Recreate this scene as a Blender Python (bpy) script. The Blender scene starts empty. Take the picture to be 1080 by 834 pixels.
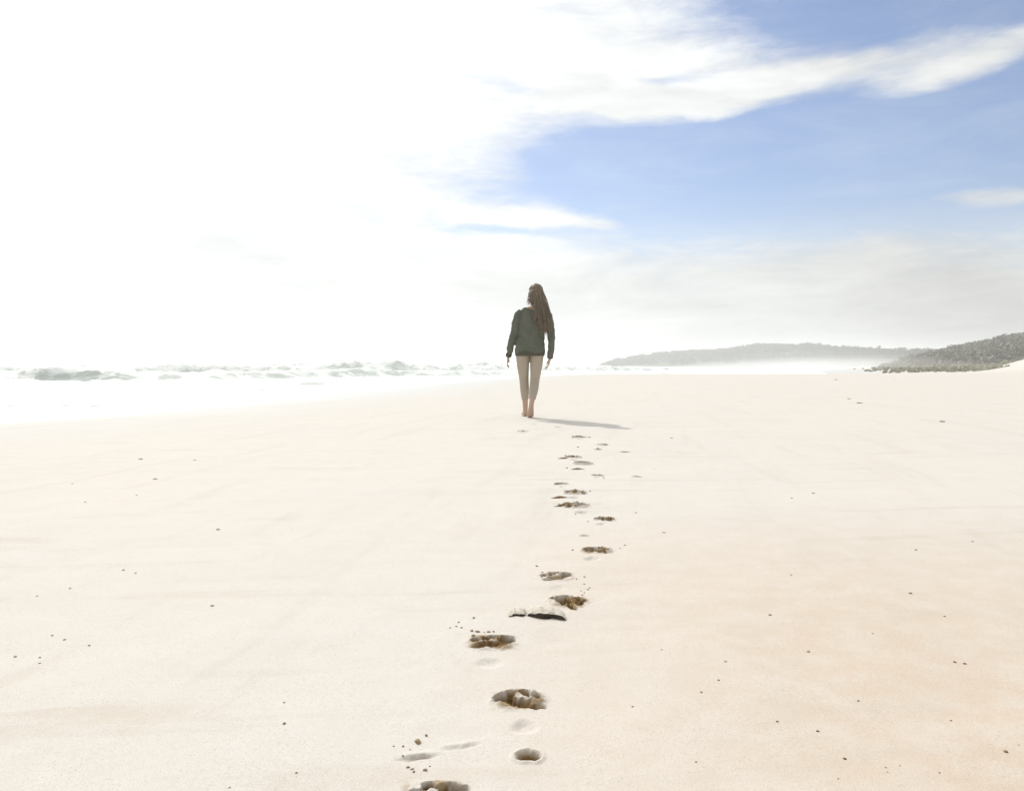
import bpy, bmesh, math, random
import numpy as np
from mathutils import Vector, Matrix, Euler

random.seed(7)
RNG = np.random.default_rng(11)
C = bpy.context.scene.collection
SC = bpy.context.scene
R = math.radians

# ------------------------------------------------------------------ camera
W0, H0, F0, HOR, CAMH = 1080.0, 834.0, 840.0, 384.5, 0.66
PITCH = math.atan((H0 / 2 - HOR) / F0)
cam = bpy.data.cameras.new('camera')
cam.sensor_fit = 'HORIZONTAL'
cam.sensor_width = 36.0
cam.lens = 36.0 * F0 / W0
cam.clip_start = 0.02
cam.clip_end = 20000
camo = bpy.data.objects.new('camera', cam)
camo.location = (0, 0, CAMH)
camo.rotation_euler = (math.pi / 2 - PITCH, 0, 0)
C.objects.link(camo)
SC.camera = camo


def ray(px, py):
    cx, cy = (px - W0 / 2) / F0, -(py - H0 / 2) / F0
    d = Vector((cx, 1.0, cy))
    c, s = math.cos(-PITCH), math.sin(-PITCH)
    return Vector((d.x, d.y * c - d.z * s, d.y * s + d.z * c)).normalized()


def at(px, py, z=0.0):
    d = ray(px, py)
    t = (z - CAMH) / d.z
    return Vector((d.x * t, d.y * t, z))


def azel(px, py):
    d = ray(px, py)
    return math.degrees(math.atan2(d.x, d.y)), math.degrees(math.asin(d.z))


# ------------------------------------------------------------------ light
SUN_AZ, SUN_EL = -27.0, 40.5          # sun ahead of the walker, to the left
sd = Vector((math.sin(R(SUN_AZ)) * math.cos(R(SUN_EL)),
             math.cos(R(SUN_AZ)) * math.cos(R(SUN_EL)), math.sin(R(SUN_EL))))
sun = bpy.data.lights.new('sun', 'SUN')
sun.energy = 2.6
sun.angle = R(0.6)
sun.color = (1.0, 0.95, 0.87)
suno = bpy.data.objects.new('sun', sun)
suno.rotation_euler = (-sd).to_track_quat('-Z', 'Y').to_euler()
suno.location = (-20, 30, 40)
C.objects.link(suno)

world = bpy.data.worlds.new('World')
SC.world = world
world.use_nodes = True
nt = world.node_tree
nt.nodes.clear()


class NG:
    """tiny helper for node maths"""
    def __init__(s, tree):
        s.t = tree

    def node(s, typ, **kw):
        n = s.t.nodes.new(typ)
        for k, v in kw.items():
            setattr(n, k, v)
        return n

    def put(s, sock, v):
        if isinstance(v, bpy.types.NodeSocket):
            s.t.links.new(v, sock)
        elif v is not None:
            sock.default_value = v

    def m(s, op, a, b=None, c=None, clamp=False):
        n = s.node('ShaderNodeMath', operation=op)
        n.use_clamp = clamp
        s.put(n.inputs[0], a)
        s.put(n.inputs[1], b)
        s.put(n.inputs[2], c)
        return n.outputs[0]

    def smooth(s, v, a, b, lo=0.0, hi=1.0):
        n = s.node('ShaderNodeMapRange', interpolation_type='SMOOTHSTEP')
        s.put(n.inputs[0], v)
        for i, q in enumerate((a, b, lo, hi)):
            s.put(n.inputs[i + 1], q)
        return n.outputs[0]

    def mix(s, f, a, b, mode='MIX'):
        n = s.node('ShaderNodeMix', data_type='RGBA', blend_type=mode)
        s.put(n.inputs[0], f)
        for sock, v in ((n.inputs[6], a), (n.inputs[7], b)):
            if isinstance(v, tuple) and len(v) == 3:
                v = v + (1.0,)
            s.put(sock, v)
        return n.outputs[2]

    def noise(s, vec, scale, detail=4.0, rough=0.5, dist=0.0):
        n = s.node('ShaderNodeTexNoise')
        s.put(n.inputs['Vector'], vec)
        n.inputs['Scale'].default_value = scale
        n.inputs['Detail'].default_value = detail
        n.inputs['Roughness'].default_value = rough
        n.inputs['Distortion'].default_value = dist
        return n.outputs['Fac']

    def xyz(s, x, y, z):
        n = s.node('ShaderNodeCombineXYZ')
        for i, v in enumerate((x, y, z)):
            s.put(n.inputs[i], v)
        return n.outputs[0]


def build_world():
    g = NG(nt)
    tc = g.node('ShaderNodeTexCoord')
    sep = g.node('ShaderNodeSeparateXYZ')
    nt.links.new(tc.outputs['Generated'], sep.inputs[0])
    x, y, z = sep.outputs
    az = g.m('MULTIPLY', g.m('ARCTAN2', x, y), 180 / math.pi)
    el = g.m('MULTIPLY', g.m('ARCSINE', z), 180 / math.pi)
    # wind-drawn distortion of the directions
    v1 = g.xyz(g.m('MULTIPLY', az, 0.055), g.m('MULTIPLY', el, 0.17), 3.1)
    n1 = g.noise(v1, 1.0, 6.0, 0.55)
    v2 = g.xyz(g.m('MULTIPLY', az, 0.05), g.m('MULTIPLY', el, 0.15), 9.7)
    n2 = g.noise(v2, 1.0, 6.0, 0.55)
    azd = g.m('ADD', az, g.m('MULTIPLY', g.m('SUBTRACT', n1, 0.5), 11.0))
    eld = g.m('ADD', el, g.m('MULTIPLY', g.m('SUBTRACT', n2, 0.5), 4.5))
    streak = g.noise(g.xyz(g.m('MULTIPLY', az, 0.10), g.m('MULTIPLY', el, 0.42), 1.3), 1.0, 9.0, 0.62, 0.4)
    fine = g.noise(g.xyz(g.m('MULTIPLY', azd, 0.35), g.m('MULTIPLY', eld, 1.1), 5.0), 1.0, 8.0, 0.65)

    def blob(px, py, rx, ry, rot, amp, A=azd, E=eld):
        a0, e0 = azel(px, py)
        ppd = F0 * math.pi / 180
        ra, re = rx / ppd, ry / ppd
        da, de = g.m('SUBTRACT', A, a0), g.m('SUBTRACT', E, e0)
        c, s = math.cos(R(rot)), math.sin(R(rot))
        u = g.m('ADD', g.m('MULTIPLY', da, c / ra), g.m('MULTIPLY', de, s / ra))
        w = g.m('ADD', g.m('MULTIPLY', da, -s / re), g.m('MULTIPLY', de, c / re))
        q = g.m('ADD', g.m('MULTIPLY', u, u), g.m('MULTIPLY', w, w))
        return g.m('MULTIPLY', g.m('POWER', 2.718, g.m('MULTIPLY', q, -1.0)), amp)

    # cover = 1 white cloud everywhere, minus clear patches, plus drawn-out streaks
    cover = 1.0
    for b in ((900, 170, 300, 66, 2, -1.25), (735, 205, 230, 46, 0, -0.55), (1090, 150, 110, 75, 10, -0.5),
              (960, -35, 190, 62, 4, -1.35), (1240, 60, 120, 150, 0, -0.9), (600, 155, 75, 36, 0, -0.3), (548, 92, 80, 12, -10, -0.5), (700, 80, 70, 7, -3, -0.6), (560, 238, 70, 6, 0, -0.6), (740, 138, 150, 22, 3, -0.6), (1000, -160, 250, 60, 5, -0.6)):
        cover = g.m('ADD', cover, blob(*b))
    for b in ((850, 76, 150, 18, 5, 0.62), (1060, 45, 110, 17, 15, 0.75), (615, 106, 48, 11, -3, 0.95),
              (660, 90, 130, 22, -6, 0.5), (575, 226, 78, 14, -4, 0.85), (1052, 204, 62, 13, 0, 1.1),
              (770, 162, 45, 6, 0, 0.25)):
        cover = g.m('ADD', cover, blob(*b))
    cover = g.m('ADD', cover, g.m('MULTIPLY', g.m('SUBTRACT', streak, 0.5), 0.8))
    cover = g.m('ADD', cover, g.m('MULTIPLY', g.m('SUBTRACT', fine, 0.5), 0.5))
    cloud = g.smooth(cover, 0.05, 0.95)
    # pale veil that thickens to the horizon
    hz = g.smooth(g.m('ADD', el, g.m('MULTIPLY', g.m('SUBTRACT', n2, 0.5), 5.0)), 13.0, 1.5)
    cloud = g.m('MAXIMUM', cloud, g.m('MULTIPLY', hz, 0.93))
    cloud = g.m('MAXIMUM', cloud, g.smooth(streak, 0.36, 0.78, 0.03, 0.19))
    # how much sun comes through the cloud
    dot = g.node('ShaderNodeVectorMath', operation='DOT_PRODUCT')
    nt.links.new(tc.outputs['Generated'], dot.inputs[0])
    dot.inputs[1].default_value = sd
    glow = g.m('POWER', g.m('MAXIMUM', dot.outputs['Value'], 0.0), 4.0)
    ctex = g.m('ADD', 0.63, g.m('ADD', g.m('MULTIPLY', g.m('SUBTRACT', streak, 0.5), 0.50), g.m('MULTIPLY', g.m('SUBTRACT', n1, 0.5), 0.35)))
    crad = g.m('ADD', ctex, g.m('MULTIPLY', glow, 0.56))
    crad = g.m('SUBTRACT', crad, g.m('MULTIPLY', hz, 0.115))
    ccol = g.mix(1.0, (0.98, 1.0, 0.995), g.xyz(crad, crad, crad), 'MULTIPLY')
    ccol = g.mix(1.0, ccol, (10.0, 10.0, 10.0), 'MULTIPLY')      # the background strength below is 0.1
    sky = g.node('ShaderNodeTexSky', sky_type='NISHITA')
    sky.sun_disc = False
    sky.sun_elevation = R(SUN_EL)
    sky.sun_rotation = R(SUN_AZ)
    sky.air_density = 1.0
    sky.dust_density = 0.6
    sky.ozone_density = 3.0
    skyc = g.mix(1.0, sky.outputs[0], (0.88, 0.885, 0.975), 'MULTIPLY')
    out = g.mix(cloud, skyc, ccol)
    bg = g.node('ShaderNodeBackground')
    nt.links.new(out, bg.inputs[0])
    bg.inputs[1].default_value = 0.1
    wo = g.node('ShaderNodeOutputWorld')
    nt.links.new(bg.outputs[0], wo.inputs[0])


build_world()
SC.view_settings.view_transform = 'Standard'
SC.view_settings.look = 'None'
SC.view_settings.gamma = 1.0
SC.view_settings.exposure = 0.18
SC.cycles.volume_bounces = 2
SC.cycles.max_bounces = 8


# ------------------------------------------------------------------ helpers
def tag(o, label=None, cat=None, group=None, kind=None):
    if label: o['label'] = label
    if cat: o['category'] = cat
    if group: o['group'] = group
    if kind: o['kind'] = kind
    return o


def link(name, me, mat=None, parent=None):
    o = bpy.data.objects.new(name, me)
    C.objects.link(o)
    if mat is not None:
        me.materials.append(mat)
    if parent is not None:
        o.parent = parent
    return o


def mesh_np(name, V, Fq, smooth=True):
    """V (n,3) and quads or triangles (m,k) to a mesh, quickly"""
    V = np.asarray(V, np.float32); Fq = np.asarray(Fq, np.int32)
    me = bpy.data.meshes.new(name)
    me.vertices.add(len(V)); me.vertices.foreach_set('co', V.ravel())
    k = Fq.shape[1]
    me.loops.add(Fq.size); me.loops.foreach_set('vertex_index', Fq.ravel())
    me.polygons.add(len(Fq))
    me.polygons.foreach_set('loop_start', np.arange(0, Fq.size, k, dtype=np.int32))
    me.polygons.foreach_set('use_smooth', np.full(len(Fq), smooth))
    me.update(calc_edges=True)
    me.validate()
    return me


def pattr(me, name, arr):
    a = me.attributes.new(name, 'FLOAT', 'POINT')
    a.data.foreach_set('value', np.asarray(arr, np.float32))


def _hash(ix, iy, seed):
    h = (ix.astype(np.int64) * 374761393 + iy.astype(np.int64) * 668265263 + seed * 974634777) & 0xFFFFFFFF
    h = ((h ^ (h >> 13)) * 1274126177) & 0xFFFFFFFF
    return ((h ^ (h >> 16)) & 0xFFFFFF) / float(0xFFFFFF)


def vnoise(x, y, seed=0):
    xi, yi = np.floor(x), np.floor(y)
    fx, fy = x - xi, y - yi
    fx = fx * fx * fx * (fx * (fx * 6 - 15) + 10); fy = fy * fy * fy * (fy * (fy * 6 - 15) + 10)
    a, b = _hash(xi, yi, seed), _hash(xi + 1, yi, seed)
    c, d = _hash(xi, yi + 1, seed), _hash(xi + 1, yi + 1, seed)
    return (a + (b - a) * fx) * (1 - fy) + (c + (d - c) * fx) * fy - 0.5


def fbm(x, y, seed=0, oct=4):
    t, a = 0.0, 1.0
    for i in range(oct):
        t = t + a * vnoise(x, y, seed + i * 17)
        x, y, a = x * 2.03 + 5.2, y * 2.03 + 1.7, a * 0.5
    return t


def sstep(v, a, b):
    t = np.clip((v - a) / (b - a), 0, 1)
    return t * t * (3 - 2 * t)


def mat(name):
    m = bpy.data.materials.new(name)
    m.use_nodes = True
    m.node_tree.nodes.clear()
    g = NG(m.node_tree)
    p = g.node('ShaderNodeBsdfPrincipled')
    o = g.node('ShaderNodeOutputMaterial')
    m.node_tree.links.new(p.outputs[0], o.inputs[0])
    return m, g, p


def strip(g, pos, deg, sa, sl):
    """ground coordinates drawn out along a heading (degrees from the walking direction)"""
    sp = g.node('ShaderNodeSeparateXYZ')
    g.put(sp.inputs[0], pos)
    c, sn = math.cos(R(deg)), math.sin(R(deg))
    u = g.m('SUBTRACT', g.m('MULTIPLY', sp.outputs[0], c * sa), g.m('MULTIPLY', sp.outputs[1], sn * sa))
    v = g.m('ADD', g.m('MULTIPLY', sp.outputs[0], sn * sl), g.m('MULTIPLY', sp.outputs[1], c * sl))
    return g.xyz(u, v, sp.outputs[2])


def bump(g, p, h, strength, dist):
    b = g.node('ShaderNodeBump')
    b.inputs['Strength'].default_value = strength
    b.inputs['Distance'].default_value = dist
    g.put(b.inputs['Height'], h)
    g.t.links.new(b.outputs[0], p.inputs['Normal'])
    return b


# ------------------------------------------------------------------ materials
def sand_material():
    m, g, p = mat('sand')
    geo = g.node('ShaderNodeNewGeometry')
    pos = geo.outputs['Position']
    damp = g.node('ShaderNodeAttribute', attribute_name='damp').outputs['Fac']  # moist sand plus the shade painted in the pits
    wet = g.node('ShaderNodeAttribute', attribute_name='wet').outputs['Fac']
    grain = g.noise(pos, 330.0, 4.0, 0.75)
    mid = g.noise(pos, 9.0, 5.0, 0.6)
    big = g.noise(pos, 0.55, 4.0, 0.55)
    line = g.noise(strip(g, pos, 10, 3.0, 0.30), 1.5, 7.0, 0.62, 0.5)
    cross = g.noise(strip(g, pos, 84, 5.0, 0.6), 1.5, 6.0, 0.6, 0.3)
    sp = g.node('ShaderNodeSeparateXYZ')
    g.put(sp.inputs[0], pos)
    upper = g.m('MULTIPLY', g.smooth(g.m('ADD', sp.outputs[0], g.m('MULTIPLY', g.m('SUBTRACT', big, 0.5), 1.2)), -0.3, 0.9),
                g.smooth(sp.outputs[1], 4.2, 1.2))
    dry = g.mix(g.smooth(big, 0.35, 0.68), (0.639, 0.606, 0.567), (0.655, 0.612, 0.561))
    dry = g.mix(upper, dry, (0.595, 0.495, 0.40))
    dry = g.mix(g.smooth(line, 0.52, 0.70, 0.0, 0.42), dry, (0.564, 0.514, 0.448))
    dry = g.mix(g.smooth(cross, 0.54, 0.70, 0.0, 0.5), dry, (0.553, 0.493, 0.420))
    dry = g.mix(g.smooth(mid, 0.35, 0.7, 0.0, 0.35), dry, (0.682, 0.650, 0.617))
    dry = g.mix(g.smooth(g.noise(pos, 95.0, 4.0, 0.7), 0.54, 0.74, 0.0, 0.35), dry, (0.48, 0.40, 0.32))
    dry = g.mix(g.smooth(grain, 0.52, 0.72, 0.0, 0.75), dry, (0.383, 0.314, 0.241))
    dry = g.mix(g.smooth(grain, 0.46, 0.28, 0.0, 0.5), dry, (0.796, 0.790, 0.762))
    wetc = g.mix(mid, (0.548, 0.569, 0.567), (0.596, 0.612, 0.612))
    col = g.mix(wet, dry, wetc)
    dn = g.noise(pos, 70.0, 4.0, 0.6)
    damp_shade_col = g.mix(g.smooth(dn, 0.38, 0.62), (0.15, 0.085, 0.026), (0.34, 0.235, 0.115))
    col = g.mix(g.smooth(g.m('ADD', damp, g.m('MULTIPLY', g.m('SUBTRACT', dn, 0.5), 0.7)), 0.06, 0.62), col, damp_shade_col)  # moist-sand brown that also puts the pits' shade into the colour
    g.put(p.inputs['Base Color'], col)
    g.put(p.inputs['Roughness'], g.smooth(wet, 0.0, 1.0, 0.88, 0.75))
    p.inputs['Specular IOR Level'].default_value = 0.22
    ripple = g.noise(pos, 38.0, 4.0, 0.6)
    h = g.m('ADD', g.m('MULTIPLY', grain, 0.55), g.m('ADD', g.m('MULTIPLY', ripple, 0.9), g.m('MULTIPLY', mid, 1.8)))
    h = g.m('MULTIPLY', h, g.smooth(wet, 0.0, 0.8, 1.0, 0.25))
    bump(g, p, h, 0.55, 0.0022)
    return m


SAND = sand_material()


def clod_material(name, a, b, rough=0.9):
    m, g, p = mat(name)
    geo = g.node('ShaderNodeNewGeometry')
    n = g.noise(geo.outputs['Position'], 160.0, 4.0, 0.6)
    g.put(p.inputs['Base Color'], g.mix(g.smooth(n, 0.35, 0.65), a, b))
    p.inputs['Roughness'].default_value = rough
    bump(g, p, n, 0.6, 0.002)
    return m


CLOD = clod_material('clod_sand', (0.20, 0.135, 0.07), (0.38, 0.29, 0.19))
CRUST = clod_material('crust_sand', (0.68, 0.64, 0.57), (0.56, 0.50, 0.42))
SLAB_SHADE = clod_material('slab_front_shade', (0.03, 0.024, 0.017), (0.06, 0.048, 0.033))  # near-black colour standing in for shade on the slab's backlit front
STONE = clod_material('pebble_stone', (0.10, 0.08, 0.055), (0.30, 0.24, 0.17), 0.8)


def water_material():
    m, g, p = mat('sea_water')
    geo = g.node('ShaderNodeNewGeometry')
    pos = geo.outputs['Position']
    foam = g.node('ShaderNodeAttribute', attribute_name='foam').outputs['Fac']
    n = g.noise(strip(g, pos, 50, 1.0, 0.28), 1.0, 8.0, 0.7, 0.6)
    n2 = g.noise(strip(g, pos, 40, 2.4, 0.7), 1.0, 6.0, 0.65, 0.8)
    f = g.smooth(g.m('ADD', foam, g.m('ADD', g.m('MULTIPLY', g.m('SUBTRACT', n, 0.5), 2.1),
                                    g.m('MULTIPLY', g.m('SUBTRACT', n2, 0.5), 1.9))), 0.12, 0.80)
    g.put(p.inputs['Base Color'], g.mix(f, (0.47, 0.53, 0.475), (0.86, 0.88, 0.87)))
    g.put(p.inputs['Roughness'], g.smooth(f, 0.0, 1.0, 0.12, 0.8))
    p.inputs['IOR'].default_value = 1.33
    p.inputs['Specular IOR Level'].default_value = 0.5
    wv = g.noise(pos, 1.7, 6.0, 0.6)
    bump(g, p, g.m('ADD', wv, g.m('MULTIPLY', n2, 0.35)), 0.7, 0.12)
    return m


def leaf_material(name, lo, hi):
    m, g, p = mat(name)
    a = g.node('ShaderNodeAttribute', attribute_name='tone').outputs['Fac']
    g.put(p.inputs['Base Color'], g.mix(a, lo, hi))
    p.inputs['Roughness'].default_value = 0.7
    p.inputs['Specular IOR Level'].default_value = 0.25
    return m


def plain(name, col, rough=0.8, var=0.15, scale=20.0, bmp=0.0, bdist=0.002, coord='Object'):
    m, g, p = mat(name)
    tc = g.node('ShaderNodeTexCoord')
    n = g.noise(tc.outputs[coord], scale, 5.0, 0.6)
    lo = tuple(c * (1 - var) for c in col); hi = tuple(min(1, c * (1 + var)) for c in col)
    g.put(p.inputs['Base Color'], g.mix(n, lo, hi))
    p.inputs['Roughness'].default_value = rough
    p.inputs['Specular IOR Level'].default_value = 0.3
    if bmp:
        bump(g, p, n, bmp, bdist)
    return m


# ------------------------------------------------------------------ terrain
SEA_Z = -0.5
SHORE = np.array([(-40, -60), (-17, 0), (-10.0, 15.6), (-7.9, 23), (-5.9, 35.4), (-3.6, 52), (-1.0, 61), (4, 65), (12, 67.5),
                  (24, 69), (33, 78), (39.5, 100), (57, 150), (95, 230), (170, 330), (400, 420), (4000, 900)], float)


def shore_dist(x, y):
    """distance to the waterline, positive on land"""
    best = np.full(x.shape, 1e9); sign = np.ones(x.shape)
    for (x0, y0), (x1, y1) in zip(SHORE[:-1], SHORE[1:]):
        dx, dy = x1 - x0, y1 - y0
        t = np.clip(((x - x0) * dx + (y - y0) * dy) / (dx * dx + dy * dy), 0, 1)
        d = np.hypot(x - x0 - t * dx, y - y0 - t * dy)
        s = np.sign((x - x0) * dy - (y - y0) * dx)       # right of the line is land
        up = d < best
        best = np.where(up, d, best); sign = np.where(up, s, sign)
    return best * np.where(sign == 0, 1, sign)


def base_height(x, y):
    s = shore_dist(x, y)
    r = np.hypot(x, y)
    land = -0.5 * np.exp(-(np.maximum(s, 0) / 4.2) ** 1.5)
    sea = np.maximum(-0.5 + 0.05 * s, -1.6)
    z = np.where(s > 0, land, sea)
    dune = 3.4 * sstep(x - 0.575 * y + 1.5 * fbm(x * 0.12, y * 0.12, 44, 3), 0, 15) * sstep(y, 50, 66) * (1 - 0.7 * sstep(y, 80, 130))
    dune = dune * (1 + 0.5 * fbm(x * 0.16, y * 0.16, 41, 4))
    z = z + dune * (s > 0) * sstep(r, 30, 60)
    on = sstep(s, -1, 2)
    z = z + on * (0.012 * fbm(x * 0.9, y * 0.9, 1, 3) + 0.0045 * fbm(x * 4.5, y * 4.5, 5, 3) * sstep(-r, -16, -9)
                  + 0.03 * fbm(x * 0.22, y * 0.22, 9, 3) * sstep(r, 8, 25))
    return z, s


def geo_axis(a, b, step, ratio, far_lo, far_hi):
    core = list(np.round(np.arange(a, b + step / 2, step), 6))
    hi, d = [core[-1]], step
    while hi[-1] < far_hi:
        d *= ratio; hi.append(hi[-1] + d)
    lo, d = [core[0]], step
    while lo[-1] > far_lo:
        d *= ratio * 1.02; lo.append(lo[-1] - d)
    return np.array(lo[:0:-1] + core + hi[1:]), len(lo) - 1


CELL, SUB = 0.05, 16
XS, IX0 = geo_axis(-3.0, 3.0, CELL, 1.035, -4200, 4200)
YS, IY0 = geo_axis(0.7, 11.0, CELL, 1.03, -600, 5000)
GX, GY = np.meshgrid(XS, YS, indexing='ij')
GZ, GS = base_height(GX, GY)


def base_bilinear(x, y):
    i = np.clip(np.searchsorted(XS, x, 'right') - 1, 0, len(XS) - 2)
    j = np.clip(np.searchsorted(YS, y, 'right') - 1, 0, len(YS) - 2)
    fx = (x - XS[i]) / (XS[i + 1] - XS[i]); fy = (y - YS[j]) / (YS[j + 1] - YS[j])
    return (GZ[i, j] * (1 - fx) + GZ[i + 1, j] * fx) * (1 - fy) + (GZ[i, j + 1] * (1 - fx) + GZ[i + 1, j + 1] * fx) * fy


# ---- footprints: (px, py of the middle, kind, left/right, heading degrees, size, depth, damp and painted shade, label)
G_TRACK = 'bare footprints trailing behind the walker'
PRINTS = [
    (449, 868, 'foot', -1, 4, 0.98, 1.15, 1.00, 'rough churned footprint cut off by the bottom edge of the photo'),
    (558, 799, 'oval', 1, 0, 0.62, 1.50, 0.75, 'smooth oval heel dent with a shaded far rim, nearest the bottom edge'),
    (441, 799, 'scuff', -1, 0, 0.75, 0.60, 0.29, 'thin scuff mark among dark sand crumbs at the bottom left of the track'),
    (487, 788, 'scuff', -1, 0, 0.80, 0.35, 0.11, 'faint long scuff between the dark crumbs and the smooth oval dent'),
    (550, 750, 'foot', 1, -4, 0.95, 1.40, 1.00, 'deep bare footprint with clear toe pits and a pale heel below them'),
    (518, 685, 'foot', -1, 3, 1.03, 1.15, 1.00, 'bare left footprint with one round brown toe pit and crumbs thrown above'),
    (588, 639, 'foot', 1, 30, 1.06, 1.20, 1.00, 'trampled footprint half hidden behind the raised slab of crusted sand'),
    (588, 611, 'foot', -1, 0, 1.01, 0.75, 0.68, 'shallow crumbly footprint just above the raised slab of sand'),
    (627, 583, 'foot', 1, 14, 1.01, 1.35, 1.00, 'dark bowl shaped footprint with a sharp near edge, right of the track'),
    (617, 563, 'oval', -1, 0, 0.62, 0.50, 0.38, 'faint oval dent just above the dark bowl shaped footprint'),
    (636, 548, 'foot', 1, 10, 0.83, 1.62, 1.00, 'slanting footprint right of the track, above the faint oval dent'),
    (610, 535, 'foot', -1, -8, 1.15, 1.76, 1.00, 'wide footprint with two dark ridges, lower of the close pair mid track'),
    (606, 522, 'foot', 1, 6, 1.06, 1.76, 1.00, 'wide footprint with a round dark toe pit, upper of the close pair mid track'),
    (592, 512, 'foot', -1, 0, 0.78, 1.35, 0.75, 'small pale footprint on the left side of the track at mid distance'),
    (630, 502, 'foot', 1, 8, 0.69, 1.76, 1.00, 'short dark footprint split by a ridge, right of the track at mid distance'),
    (672, 502, 'scuff', 1, 0, 0.70, 1.22, 0.60, 'lone scuff in the sand well right of the track at mid distance'),
    (609, 495, 'scuff', -1, 0, 0.95, 1.76, 0.75, 'narrow dark dent just below the longest dark dent of the track'),
    (614, 489, 'oval', 1, 0, 1.45, 2.29, 1.00, 'longest dark oval dent of the track, stretched sideways'),
    (605, 483.5, 'foot', -1, 0, 1.20, 1.49, 0.90, 'broken footprint in two dark pieces just above the longest dark dent'),
    (659, 476.5, 'scuff', 1, 0, 0.90, 1.22, 0.52, 'faint scuff right of the track below the tip of the shadow'),
    (635, 470, 'foot', 1, 5, 0.97, 1.35, 0.75, 'small footprint under the right half of the walker\'s shadow'),
    (611, 461.5, 'foot', -1, 0, 1.29, 1.49, 0.83, 'broad pale footprint just below the middle of the walker\'s shadow'),
    (552, 455.5, 'foot', -1, 0, 1.06, 1.62, 0.75, 'pair of small dents directly below the walker, farthest left of the far prints'),
    (588, 450.5, 'oval', 1, 0, 0.85, 1.49, 0.75, 'small dark dent at the near edge of the shadow by the walker'),
    (594, 484, 'scuff', -1, 0, 0.85, 1.76, 0.90, 'thin dent at the left tip of the broken print above the longest dark dent'),
    (590, 525, 'scuff', -1, 0, 0.85, 1.89, 0.90, 'thin dark dent touching the left side of the upper of the close pair'),
    (594, 533, 'scuff', -1, 8, 0.85, 1.89, 0.90, 'thin dark dent at the left end of the lower of the close pair'),
    (631, 474, 'scuff', 1, 0, 0.75, 1.62, 0.75, 'small dent left below the print under the shadow'),
    (645, 547, 'oval', 1, 0, 0.42, 2.43, 1.00, 'small dark toe hole at the right end of the slanting footprint'),
    (563, 447.5, 'oval', -1, 0, 0.80, 1.49, 0.75, 'small dark dent close behind the walker\'s raised heel'),
]


def pit(u, v, cu, cv, ru, rv, d, sharp=0.55):
    q = np.sqrt(((u - cu) / ru) ** 2 + ((v - cv) / rv) ** 2)
    return -d * (1 - sstep(q, 1.0 - sharp * 0.75, 1.25))


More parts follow.
